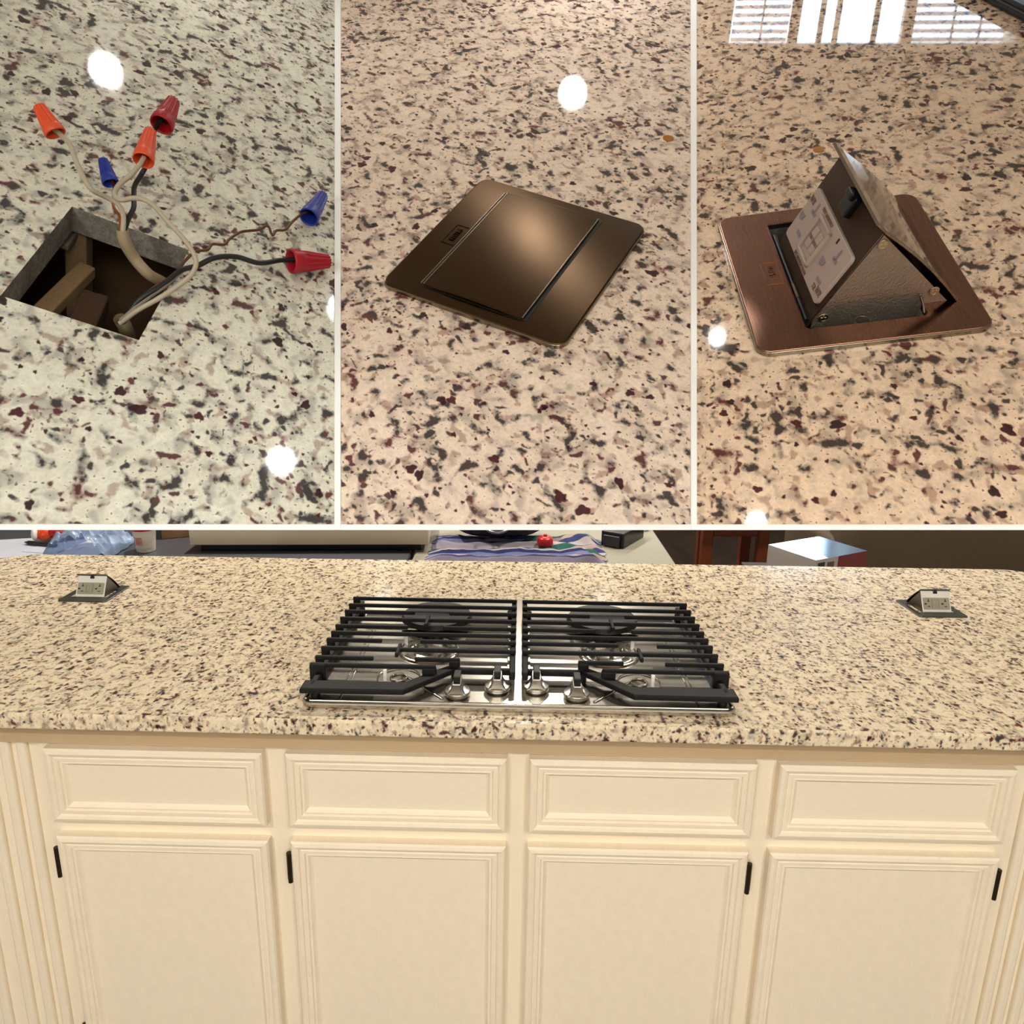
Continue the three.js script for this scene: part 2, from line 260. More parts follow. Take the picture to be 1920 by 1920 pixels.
// ---------------------------------------------------------------- wires in the cutout of the first section
{
  const plywood = mat(0x7d6044, 0.9), lumber = mat(0xffffff, 0.85, { map: repeat(woodTex([150, 120, 88], [176, 146, 108], 5), 3, 3) }), rough = mat(0x5a4130, 0.9);
  const c = thing('wall_cavity', 'hollow below the stone cutout with bare lumber inside', 'cavity'); place(c, 0);
  const x0 = -0.45, x1 = -0.07, y0 = 0.272, y1 = 0.80, d = 0.33, zc = -THICK - 0.001;
  part('liner', merged([box(x1 - x0, y1 - y0, 0.01, (x0 + x1) / 2, (y0 + y1) / 2, zc - d), box(0.01, y1 - y0, d, x0, (y0 + y1) / 2, zc - d / 2), box(0.01, y1 - y0, d, x1, (y0 + y1) / 2, zc - d / 2), box(x1 - x0, 0.01, d, (x0 + x1) / 2, y0, zc - d / 2), box(x1 - x0, 0.01, d, (x0 + x1) / 2, y1, zc - d / 2)]), plywood, c);
  part('stud', rbox(0.034, 0.03, 0.2, 0.003, -0.305, 0.56, zc - 0.105), lumber, c);
  const br = part('brace', rbox(0.026, 0.14, 0.022, 0.003), lumber, c); br.position.set(-0.285, 0.45, zc - 0.06); br.rotation.z = -0.12;
  const sp = part('splintered_block', rbox(0.04, 0.1, 0.04, 0.004), rough, c); sp.position.set(-0.245, 0.43, zc - 0.085); sp.rotation.z = 0.1;
  part('nail_plate', rbox(0.05, 0.06, 0.012, 0.003, -0.325, 0.535, zc - 0.02), mat(0x77716a, 0.8), c);

  const pts = (list) => list.map(([a, b, e]) => V(a, b, e));
  const ivory = mat(0xb8ac97, 0.45), jacket = mat(0xa8977a, 0.6), black = mat(0x1d1c1d, 0.45), copper = mat(0xa8632f, 0.42, { metalness: 0.85 }), dullCopper = mat(0x6d4a35, 0.5, { metalness: 0.6 });
  const A = thing('electrical_cable', 'upper sheathed cable with white, black and copper wires fanning out', 'cable'); place(A, 0);
  part('sheath', tube(pts([[-0.1372, 0.499, -0.09], [-0.1466, 0.4829, -0.05], [-0.1662, 0.4576, -0.02], [-0.1893, 0.4591, 0], [-0.203, 0.458, 0.025], [-0.208, 0.4628, 0.04]]), 0.0088, 40, 14), jacket, A);
  part('white_wire', tube(pts([[-0.207, 0.4611, 0.036], [-0.2137, 0.4824, 0.05], [-0.2262, 0.4974, 0.055], [-0.2419, 0.4967, 0.06], [-0.2575, 0.4868, 0.07], [-0.2715, 0.4933, 0.08], [-0.2912, 0.5156, 0.09], [-0.303, 0.5289, 0.1], [-0.3216, 0.5447, 0.1], [-0.335, 0.549, 0.103]]), 0.0037, 80), ivory, A);
  part('black_wire', tube(pts([[-0.207, 0.4685, 0.036], [-0.2079, 0.4875, 0.045], [-0.2083, 0.5099, 0.05], [-0.2164, 0.5354, 0.05], [-0.2224, 0.5571, 0.055], [-0.2198, 0.5776, 0.065], [-0.218, 0.592, 0.075], [-0.23, 0.6502, 0.075], [-0.237, 0.6969, 0.08], [-0.233, 0.72, 0.088]]), 0.0037, 80), black, A);
  part('copper_wire', tube(pts([[-0.2099, 0.4613, 0.036], [-0.2193, 0.4837, 0.045], [-0.2333, 0.5009, 0.045], [-0.2437, 0.5302, 0.04], [-0.254, 0.5635, 0.037], [-0.262, 0.572, 0.042]]), 0.0022, 50), copper, A);
  const B = thing('electrical_cable', 'lower sheathed cable with a long white loop and wires reaching sideways', 'cable'); place(B, 0);
  part('sheath', tube(pts([[-0.172, 0.43, -0.2], [-0.1699, 0.3994, -0.13], [-0.1677, 0.3807, -0.09], [-0.1669, 0.3593, -0.05], [-0.1714, 0.3533, -0.032]]), 0.0105, 30, 14), jacket, B);
  part('paper_wrap', tube(pts([[-0.1705, 0.352, -0.034], [-0.16, 0.362, -0.02], [-0.147, 0.383, -0.004], [-0.128, 0.414, 0.012], [-0.118, 0.447, 0.018]]), 0.0042, 30, 7), mat(0x8d8275, 0.9), B);
  part('white_wire', tube(pts([[-0.1714, 0.35, -0.038], [-0.1504, 0.3603, -0.01], [-0.1293, 0.375, 0.01], [-0.1052, 0.4048, 0.03], [-0.0949, 0.4207, 0.045], [-0.0966, 0.4331, 0.06], [-0.1158, 0.4446, 0.075], [-0.1459, 0.4599, 0.085], [-0.171, 0.477, 0.09], [-0.1874, 0.483, 0.09], [-0.2019, 0.4834, 0.085], [-0.2158, 0.4755, 0.08], [-0.2287, 0.4891, 0.075], [-0.2294, 0.5085, 0.08], [-0.22, 0.5306, 0.09], [-0.2144, 0.5499, 0.1], [-0.2125, 0.562, 0.107]]), 0.0036, 120), ivory, B);
  part('black_wire', tube(pts([[-0.169, 0.358, -0.036], [-0.1539, 0.378, -0.005], [-0.1306, 0.4111, 0.012], [-0.1182, 0.4429, 0.02], [-0.1, 0.4698, 0.02], [-0.0804, 0.4911, 0.03], [-0.0534, 0.5126, 0.03], [-0.0195, 0.5255, 0.025], [0.0081, 0.5599, 0.02], [0.03, 0.576, 0.021], [0.04, 0.58, 0.021]]), 0.0042, 90), black, B);
  part('copper_wire', tube(pts([[-0.168, 0.361, -0.034], [-0.1469, 0.3936, 0.002], [-0.1251, 0.4334, 0.015], [-0.1188, 0.4715, 0.02], [-0.1117, 0.5016, 0.02], [-0.0983, 0.5163, 0.02], [-0.0953, 0.5352, 0.02], [-0.08, 0.5452, 0.02], [-0.0765, 0.5639, 0.02], [-0.0703, 0.5839, 0.02], [-0.0626, 0.5991, 0.02], [-0.0414, 0.6207, 0.02], [-0.0304, 0.6338, 0.025], [-0.0182, 0.6199, 0.02], [-0.0153, 0.6376, 0.02], [-0.0027, 0.65, 0.02], [0.0033, 0.6781, 0.022], [0.0117, 0.7029, 0.025], [0.02, 0.72, 0.026]]), 0.0023, 160), dullCopper, B);

  // ribbed plastic wire connectors: open skirt at the base, ribbed cone
  function wireNut(base, tip, r, color, label) {
    const t = thing('wire_nut', label, 'connector'), a = onSlab(0, ...base), b = onSlab(0, ...tip), L = a.distanceTo(b); t.position.copy(a); t.quaternion.setFromUnitVectors(V(0, 1, 0), b.clone().sub(a).normalize());
    const m = mat(color, 0.42);
    part('skirt', new THREE.LatheGeometry([[r * 0.66, 0.32 * L], [r * 0.8, 0.004], [r * 0.86, 0], [r * 0.98, 0.0005], [r, 0.003], [r * 0.97, 0.2 * L], [r * 0.88, 0.27 * L], [r * 0.8, 0.3 * L]].map(([x, y]) => new THREE.Vector2(x, y)), 32), m, t);
    const N = 12, rows = 10, pos = [], idx = [], W = N * 8;
    for (let j = 0; j <= rows; j++) { const f = j / rows, y = L * (0.27 + 0.73 * f), R = r * (0.88 - 0.36 * Math.pow(f, 0.9)); for (let i = 0; i < W; i++) { const th = i / W * 2 * Math.PI, rib = 1 + 0.085 * Math.sign(Math.cos(N * th)) * Math.pow(Math.abs(Math.cos(N * th)), 0.45) * Math.min(1, f * 6); pos.push(R * rib * Math.cos(th), y, R * rib * Math.sin(th)); } }
    for (let j = 0; j < rows; j++) for (let i = 0; i < W; i++) { const p = j * W + i, q = j * W + (i + 1) % W; idx.push(p, p + W, q, q, p + W, q + W); }
    const top = pos.length / 3; pos.push(0, L * 1.0, 0); for (let i = 0; i < W; i++) idx.push(rows * W + i, top, rows * W + (i + 1) % W);
    const g = new THREE.BufferGeometry(); g.setAttribute('position', new THREE.Float32BufferAttribute(pos, 3)); g.setIndex(idx); const ng = g.toNonIndexed(); ng.computeVertexNormals(); part('ribbed_cap', ng, m, t);
  }
  wireNut([-0.3262, 0.5414, 0.1], [-0.3562, 0.5637, 0.118], 0.0148, 0xe8572b, 'orange wire nut on the tip of the lone white wire');
  wireNut([-0.2299, 0.7012, 0.085], [-0.2304, 0.7629, 0.1], 0.0185, 0xa3141c, 'dark red wire nut standing up behind the orange one');
  wireNut([-0.2113, 0.5532, 0.105], [-0.2211, 0.6144, 0.12], 0.0152, 0xe5562c, 'orange wire nut joining the looped white wire in the middle');
  wireNut([-0.2579, 0.5612, 0.04], [-0.2802, 0.5914, 0.055], 0.0125, 0x2338a0, 'small blue wire nut beside the cutout behind the white wire');
  wireNut([0.0264, 0.708, 0.024], [0.0363, 0.7874, 0.03], 0.0178, 0x1f3494, 'large blue wire nut at the end of the kinked copper wire');
  wireNut([0.0242, 0.5669, 0.021], [0.0827, 0.6094, 0.019], 0.0205, 0xa8162a, 'red wire nut lying on the stone at the end of the black wire');
}

// ---------------------------------------------------------------- pop-up outlets
const font = await new FontLoader().loadAsync('fonts/droid/droid_sans_bold.typeface.json');
const text = (s, size, depth = 0.0006) => { const g = new TextGeometry(s, { font, size, depth, curveSegments: 3, bevelEnabled: false }); g.computeBoundingBox(); const b = g.boundingBox; return g.translate(-(b.min.x + b.max.x) / 2, -(b.min.y + b.max.y) / 2, 0); };
const brushTex = (() => { const size = 512, L = lattice(300, 17), d = new Uint8Array(size * size * 4); for (let j = 0, o = 0; j < size; j++) for (let i = 0; i < size; i++, o += 4) { const v = 222 + 11 * noise(L, i / size, j / size * 0.02) ; d[o] = d[o + 1] = d[o + 2] = Math.max(0, Math.min(255, v)); d[o + 3] = 255; } const t = new THREE.DataTexture(d, size, size, THREE.RGBAFormat); t.wrapS = t.wrapT = THREE.RepeatWrapping; t.magFilter = THREE.LinearFilter; t.needsUpdate = true; return t; })();
const leather = fineTex([200, 200, 200], 0.9, 77, 256, [40, 80, 128]);
const bronze = mat(0x493622, 0.34, { metalness: 1, anisotropy: 0.85, roughnessMap: repeat(brushTex, 3) }), bronzeGlint = mat(0x8f8474, 0.25, { metalness: 1 });  // the lighter edge metal carries bright edge highlights in its colour
const bronzeLit = mat(0x8c6858, 0.32, { metalness: 1, anisotropy: 0.7, roughnessMap: repeat(brushTex, 3) });  // lighter bronze with a warm reflection put into its colour
const darkGrain = mat(0x4c382a, 0.5, { metalness: 0.7, bumpMap: repeat(leather, 5), bumpScale: 0.0008 }), silverGrain = mat(0xa89c90, 0.45, { metalness: 0.85, bumpMap: repeat(leather, 5), bumpScale: 0.0008 });
const lidMetal = mat(0x90857a, 0.08, { metalness: 1 }), brass = mat(0xb5aa90, 0.3, { metalness: 1 }), gapShade = mat(0x0e0d0d, 0.6), blackPlastic = mat(0x14151a, 0.35);  // the near-black puts shade of the lid gap and well into colour
const steelGrey = mat(0x6c6a66, 0.35, { metalness: 1 }), whitePlastic = mat(0xf6f4ee, 0.4), taupe = mat(0xb7a49b, 0.5), taupeShade = mat(0x8d8288, 0.5), greyPlastic = mat(0xa8a491, 0.5), slotBlack = mat(0x181613, 0.6);
const HX = 0.178, HZ = 0.19, PLT = 0.0105;
const flat = (shape, depth, bevel) => extrude(shape, depth, bevel, 3).rotateX(-Math.PI / 2);    // shape (x, -z) laid flat, growing up
function badge(t, x, z, m, txt) {
  const b = part('badge', merged([box(0.0285, 0.0012, 0.002, 0, 0, -0.030), box(0.0285, 0.0012, 0.002, 0, 0, 0.030), box(0.002, 0.0012, 0.061, -0.0137, 0, 0), box(0.002, 0.0012, 0.061, 0.0137, 0, 0)]), m, t); b.position.set(x, PLT + 0.0005, z);
  const w = part('badge_lettering', text(txt, 0.011, 0.0012), m, b); w.rotation.set(-Math.PI / 2, 0, -Math.PI / 2);
}
// local axes: x across the hinge (the receptacle looks to -x), z along the hinge, y up
function popup(t, opt) {
  const S = roundedRect(-HX, -HZ, HX, HZ, 0.022); if (opt.open) S.holes.push(roundedRect(-0.093, -0.146, 0.093, 0.150, 0.008, new THREE.Path()));
  part('base_plate', flat(S, PLT - 0.005, 0.0025).translate(0, 0.0025, 0), opt.plate, t);
  const rim = roundedRect(-HX - 0.0015, -HZ - 0.0015, HX + 0.0015, HZ + 0.0015, 0.0235); rim.holes.push(roundedRect(-HX + 0.003, -HZ + 0.003, HX - 0.003, HZ - 0.003, 0.019, new THREE.Path())); part('rim_edge', flat(rim, PLT - 0.005, 0.0015).translate(0, 0.0015, 0), opt.rim, t);  // on the bronze plates the lighter rim colour is an edge highlight
  if (!opt.open) {                                                   // closed: a slightly crowned lid, edge glints and gap shade as coloured strips, the badge
    const rows = 12, prof = []; for (let i = 0; i <= rows; i++) { const s = i / rows; prof.push(new THREE.Vector2(-0.104 + 0.192 * s, PLT + 0.0005 + 0.0065 * Math.sin(Math.PI * (0.12 + 0.76 * s)))); }
    const P = new THREE.Shape([...prof, new THREE.Vector2(0.088, PLT - 0.001), new THREE.Vector2(-0.104, PLT - 0.001)]);
    const g = extrude(P, 0.32, 0.002, 2, 4).translate(0, 0, -0.159); part('lid', g, opt.lid, t);
    part('lid_edge_glint', merged([rbox(0.003, 0.004, 0.318, 0.0014, -0.112, PLT, 0), rbox(0.003, 0.006, 0.322, 0.0014, -0.1055, PLT + 0.001, 0), rbox(0.003, 0.007, 0.322, 0.0014, 0.0895, PLT + 0.0015, 0)]), bronzeGlint, t);
    part('lid_gap', merged([box(0.0035, 0.001, 0.318, -0.1088, PLT + 0.0002, 0), box(0.006, 0.001, 0.325, 0.094, PLT + 0.0002, 0), box(0.196, 0.001, 0.003, -0.008, PLT + 0.0002, 0.1635)]), gapShade, t);
    badge(t, -0.129, 0.0065, opt.plate, opt.brand); return;
  }
  const z0 = -0.1077, z1 = 0.1185, fx0 = -0.0785, fy0 = 0.005, rx = -0.003, ry = 0.1517, lx = 0.143, ly = 0.008;
  if (opt.marks) part('well', merged([box(0.19, 0.004, 0.30, 0, -0.05, -0.002), box(0.004, 0.058, 0.30, -0.0945, -0.021, -0.002), box(0.004, 0.058, 0.30, 0.0945, -0.021, -0.002), box(0.19, 0.058, 0.004, 0, -0.021, -0.151), box(0.19, 0.058, 0.004, 0, -0.021, 0.147)]), gapShade, t);  // near-black lining stands in for shade inside the outlet
  // face that carries the receptacle
  const off = opt.marks ? 0.015 : 0, fl = Math.hypot(rx - fx0, ry - fy0) + 2 * off, fa = Math.atan2(ry - fy0, rx - fx0), f = part('face_panel', rbox(fl, 0.005, z1 - z0, 0.0015, 0, -0.0025, 0), opt.face, t);
  f.position.set((fx0 + rx) / 2 - off * Math.cos(fa), (fy0 + ry) / 2 - off * Math.sin(fa), (z0 + z1) / 2); f.rotation.z = fa;   // local x runs up the face, y is its outward normal, z along the hinge
  // receptacle
  const rc = part('receptacle', extrude(roundedRect(-0.046, -0.103, 0.046, 0.103, 0.008), 0.0045, 0.0015, 2).rotateX(Math.PI / 2).rotateY(0), opt.outlet, f); rc.rotation.x = Math.PI; rc.position.set(off - 0.017, 0.0005, 0.0);
  const up = 0.0068;
  const el = (n, g, m, x, z) => { const e = part(n, g, m, f); e.position.set(off - 0.017 + x, up, z); return e; };
  el('button_frame', merged([rbox(0.066, 0.009, 0.006, 0.0022, 0, 0.001, -0.036), rbox(0.066, 0.009, 0.006, 0.0022, 0, 0.001, 0.018), rbox(0.006, 0.009, 0.06, 0.0022, 0.03, 0.001, -0.009), rbox(0.006, 0.009, 0.06, 0.0022, -0.03, 0.001, -0.009)]), opt.outlet, 0, 0);
  el('test_button', rbox(0.036, 0.007, 0.018, 0.0025), opt.outlet, 0, -0.0195); el('reset_button', rbox(0.036, 0.007, 0.018, 0.0025), opt.outlet, 0, 0.0015);
  for (const zc of [-0.067, 0.066]) {  // thin inlays; the shade inside the slots is put into their colour
    el('slot', merged([rbox(0.006, 0.0012, 0.018, 0.0005, 0.018, 0, 0.004), rbox(0.019, 0.0012, 0.006, 0.0005, 0.0265, 0, 0.004)]), opt.slot, 0, zc);
    el('slot', rbox(0.006, 0.0012, 0.019, 0.0005), opt.slot, -0.022, zc + 0.004);
    const hs = new THREE.Shape(); hs.absarc(0, 0, 0.0085, 0, Math.PI); hs.lineTo(-0.0085, -0.003); hs.lineTo(0.0085, -0.003);
    const hgo = extrude(hs, 0.0012).rotateX(-Math.PI / 2).rotateY(Math.PI / 2); el('ground_hole', hgo, opt.slot, 0, zc - 0.021);
  }
  if (opt.marks) {
    const put = (s, size, x, z) => { const g = text(s, size).rotateX(-Math.PI / 2).rotateY(-Math.PI / 2); el('lettering', g, opt.ink, x, z); };
    put('WR', 0.010, -0.03, 0.089); put('TR', 0.008, -0.034, 0.07); put('WR', 0.010, 0.028, -0.089); put('TEST MONTHLY', 0.0055, 0.038, -0.02); put('SEE INSTRUCTIONS', 0.0055, -0.041, -0.005);
    const tb = (s, z, x) => { const g = text(s, 0.0055).rotateX(-Math.PI / 2).rotateY(-Math.PI / 2); const e = el('lettering', g, opt.ink, x, z); e.position.y = up + 0.0035; }; tb('TEST', -0.0195, 0); tb('RESET', 0.0015, 0);
    const pl = el('indicator_window', rbox(0.009, 0.0012, 0.005, 0.0005), slotBlack, 0.036, 0.044); pl.position.y = up - 0.0004;
  }
  const lt = part('latch', merged([rbox(0.034, 0.016, 0.034, 0.004), rbox(0.014, 0.022, 0.024, 0.004, 0.014, 0.005, 0)]), blackPlastic, f); lt.position.set(off + 0.062, 0.004, opt.latch); if (!opt.marks) { lt.scale.set(0.55, 0.6, 0.9); lt.position.x = off + 0.07; }
  // triangular side panels
  for (const z of [z1 - 0.003, z0]) { const tri = new THREE.Shape([[fx0 + 0.002, opt.marks ? -0.02 : 0.002], [fx0 + 0.002, fy0], [rx, ry - 0.001], [lx - 0.012, ly + 0.002], [0.09, opt.marks ? -0.02 : 0.002]].map(([x, y]) => new THREE.Vector2(x, y))); part('side_panel', extrude(tri, 0.003).translate(0, 0, z), opt.side, t); }
  if (opt.marks) {
    const screw = (x, y) => { const s = part('screw', merged([new THREE.TorusGeometry(0.0068, 0.0012, 8, 20), cyl(0.0062, 0.0062, 0.0014, 20).rotateX(Math.PI / 2), box(0.009, 0.0016, 0.001, 0, 0, 0.001), box(0.0016, 0.009, 0.001, 0, 0, 0.001)]), brass, t); s.position.set(x, y, z1 + 0.0012); };
    screw(0.001, 0.133); screw(0.104, 0.034); screw(fx0 + 0.018, 0.006);
    const pin = part('stop_pin', tube([V(0.084, 0.028, z1 + 0.004), V(0.088, 0.018, z1 + 0.012), V(0.09, 0.008, z1 + 0.02)], 0.0022, 12, 8), lidMetal, t); pin.userData.label = 'short bright steel pin';
    const hp = part('hinge_rod', cyl(0.0045, 0.0045, 0.24, 12).rotateX(Math.PI / 2).translate(-0.0865, 0.004, 0), blackPlastic, t); part('hinge_sleeve', cyl(0.0055, 0.0055, 0.036, 14).rotateX(Math.PI / 2).translate(-0.0865, 0.004, 0.045), lidMetal, hp);
    part('rivet', new THREE.TorusGeometry(0.012, 0.0008, 6, 24).rotateX(Math.PI / 2).translate(-0.004, 0.006, 0.139), lidMetal, t);
    badge(t, -0.116, -0.006, opt.plate, opt.brand);
  }
  // lid leaning back over the hinge
  const dx = lx - rx, dy = ly - ry, L = Math.hypot(dx, dy), e = 0.022, prof = [], prof2 = [];
  for (let i = 0; i <= 10; i++) { const s = -e / L + (1 + e / L) * i / 10, bow = 0.006 * Math.sin(Math.PI * Math.min(1, Math.max(0, s))); const nx = -dy / L, ny = dx / L; prof.push(new THREE.Vector2(rx + dx * s + nx * (bow + 0.006), ry + dy * s + ny * (bow + 0.006))); prof2.unshift(new THREE.Vector2(rx + dx * s + nx * (bow + 0.0015), ry + dy * s + ny * (bow + 0.0015))); }
  part('lid', extrude(new THREE.Shape([...prof, ...prof2]), z1 - z0 + 0.012, 0.0008, 1, 4).translate(0, 0, z0 - 0.008), opt.lid, t);
}
{
  const c = thing('outlet_cover', 'closed bronze pop-up outlet cover lying diagonally on rosy granite', 'outlet cover'); place(c, 1, PL2.u, PL2.v, 0, PL2.a);
  popup(c, { open: false, plate: bronze, lid: bronze, rim: bronzeGlint, brand: 'PUSH' });
  const o = thing('popup_outlet', 'large open pop-up outlet with bronze plate and taupe receptacle on warm granite', 'outlet'); place(o, 2, PL3.u, PL3.v, 0, PL3.a);
  popup(o, { open: true, plate: bronzeLit, rim: bronzeGlint, lid: lidMetal, face: darkGrain, side: silverGrain, outlet: taupe, slot: taupeShade, ink: mat(0x7c5a4a, 0.6), marks: true, latch: 0.004, brand: 'PUSH' });
  const gold = mat(0xc98a3a, 0.3, { metalness: 1 });
  place(single('brass_disc', cyl(0.012, 0.012, 0.0015, 24), gold, 'tiny golden disc on rosy granite behind the closed cover', 'disc'), 1, 0.315, 1.0274, 0.0008, 0);
  place(single('brass_disc', cyl(0.011, 0.011, 0.0015, 24), gold, 'tiny golden disc on warm granite beyond the open outlet', 'disc'), 2, 0.1515, 0.9297, 0.0008, 0);
  const lap = thing('black_tray', 'corner of a black flat tray at the upper end of the warm granite', 'tray'); place(lap, 2, 0.752, 1.453, 0, -1.30);
  part('tray_body', rbox(0.34, 0.022, 0.16, 0.009, 0, 0.011, 0), blackPlastic, lap); part('tray_rim', merged([rbox(0.34, 0.01, 0.008, 0.003, 0, 0.025, 0.075), rbox(0.34, 0.01, 0.008, 0.003, 0, 0.025, -0.075)]), blackPlastic, lap);
}

// ---------------------------------------------------------------- the island
const cream = mat(0xf7ead4, 0.5, { map: repeat(fineTex([250, 248, 244], 0.02, 91), 3) }), creamShaded = mat(0xc2a783, 0.65), hingeM = mat(0x3a2c1e, 0.45, { metalness: 0.6 });  // the trim tone is cream darkened with shade from the granite overhang
{
  const S = new THREE.Shape(), x0 = -1.5, x1 = 1.5, d = 0.914, r = 0.11;
  S.moveTo(x0 + 0.02, 0); S.lineTo(x1 - 0.02, 0); S.quadraticCurveTo(x1, 0, x1, 0.02); S.lineTo(x1, d + 0.02 - r); S.quadraticCurveTo(x1, d + 0.02, x1 - r, d + 0.015); S.lineTo(x0 + r, d - 0.02); S.quadraticCurveTo(x0, d - 0.02, x0, d - 0.02 - r); S.lineTo(x0, 0.02); S.quadraticCurveTo(x0, 0, x0 + 0.02, 0);
  const g = extrude(S, 0.022, 0.004, 3).rotateX(-Math.PI / 2).translate(0, TOP - 0.026, 0);
  single('granite_worktop', g, islandStone, 'long cream speckled granite worktop carrying the gas cooktop', 'countertop');
}
// moulded frame with mitred corners around a flat panel; front looks to +z
const PROFILE = [[0, -0.018], [0, 0.0], [0.003, 0.0035], [0.009, 0.005], [0.014, 0.0035], [0.0165, 0.0], [0.019, 0.0015], [0.0245, 0.0015], [0.0265, -0.002], [0.0305, -0.001], [0.034, -0.005], [0.0375, -0.0075]];
function moulding(w, h) {
  const pos = [], uv = [], nrm = [];
  const ring = (d, z) => [[-w / 2 + d, -h / 2 + d, z], [w / 2 - d, -h / 2 + d, z], [w / 2 - d, h / 2 - d, z], [-w / 2 + d, h / 2 - d, z]];
  for (let i = 0; i + 1 < PROFILE.length; i++) { const a = ring(...PROFILE[i]), b = ring(...PROFILE[i + 1]); for (let k = 0; k < 4; k++) { const l = (k + 1) % 4; for (const p of [a[k], a[l], b[l], a[k], b[l], b[k]]) { pos.push(...p); uv.push(p[0], p[1]); } } }
  const g = new THREE.BufferGeometry(); g.setAttribute('position', new THREE.Float32BufferAttribute(pos, 3)); g.setAttribute('uv', new THREE.Float32BufferAttribute(uv, 2)); g.computeVertexNormals(); return g;
}
function front(name, x0, x1, y0, y1, parent) {
  const w = x1 - x0, h = y1 - y0, m = part(name, moulding(w, h), cream, parent); m.position.set((x0 + x1) / 2, (y0 + y1) / 2, -0.033);
  part('panel', box(w - 0.07, h - 0.07, 0.008, 0, 0, -0.0115), cream, m); return m;
}
const UNITS = [[-0.873, -0.437, -0.852, -0.457, -1], [-0.437, 0.0, -0.416, -0.018, -1], [0.0, 0.4455, 0.022, 0.428, 1], [0.4455, 0.908, 0.467, 0.886, 1]];
UNITS.forEach(([a, b, d0, d1, side], i) => {
  const t = thing('base_cabinet', ['cream base cabinet farthest from the cooktop knobs, hinge beside the fluted wide end post', 'cream base cabinet under the cooktop, on the plastic tub side', 'cream base cabinet under the cooktop, on the printed carton side', 'cream base cabinet whose hinge sits against the narrow end post'][i], 'cabinet', 'base cabinets of the island');
  part('carcass', box(b - a - 0.001, 0.783, 0.55, (a + b) / 2, 0.10 + 0.3915, -0.347), cream, t);
  const y1 = 0.884, fz = -0.061;
  part('face_frame', merged([box(d0 - a + 0.01, y1 - 0.1, 0.022, (a + d0 + 0.01) / 2, (y1 + 0.1) / 2, fz), box(b - d1 + 0.01, y1 - 0.1, 0.022, (b + d1 - 0.01) / 2, (y1 + 0.1) / 2, fz), box(b - a, 0.075, 0.0216, (a + b) / 2, y1 - 0.0375, fz), box(b - a, 0.05, 0.0216, (a + b) / 2, TOP - 0.252, fz), box(b - a, 0.03, 0.0216, (a + b) / 2, 0.115, fz)]), cream, t);
  part('toe_kick', box(b - a, 0.1, 0.45, (a + b) / 2, 0.05, -0.36), creamShaded, t);
  front('drawer_front', d0, d1, TOP - 0.238, TOP - 0.087, t);
  const dr = front('door', d0, d1, 0.115, TOP - 0.269, t);
  const hx = side < 0 ? -(d1 - d0) / 2 - 0.006 : (d1 - d0) / 2 + 0.006, dh = TOP - 0.269 - 0.115;
  for (const yy of [dh / 2 - 0.058, -dh / 2 + 0.06]) part('hinge', merged([rbox(0.011, 0.062, 0.008, 0.0035, hx, yy, -0.006), cyl(0.0045, 0.0045, 0.064, 12, hx - side * 0.001, yy, -0.002)]), hingeM, dr);
});
structure('trim_1', box(2.9, 0.048, 0.012, 0, 0.884 - 0.0245, -0.045), creamShaded, 'flat cream trim board with the shade of the granite edge in its colour');  // darker than the cabinets: overhang shade put into the colour
for (const s of [-1, 1]) {
  const x0 = s < 0 ? -1.36 : 0.9085, x1 = s < 0 ? -0.8735 : 1.36, t = thing('end_post', s < 0 ? 'wide cream end post with vertical ridges beside the cabinet row' : 'narrow cream end post with vertical ridges closing the cabinet row', 'post');
  part('core', box(x1 - x0, 0.883, 0.57, (x0 + x1) / 2, 0.4415, -0.342), cream, t);
  for (const o of s < 0 ? [0.03, 0.062, 0.1, 0.15] : [0.024, 0.055, 0.085, 0.12]) { const x = s < 0 ? x1 - o : x0 + o; part('ridge', rbox(0.02, 0.83, 0.016, 0.007, x, 0.42, -0.055), cream, t); }
}

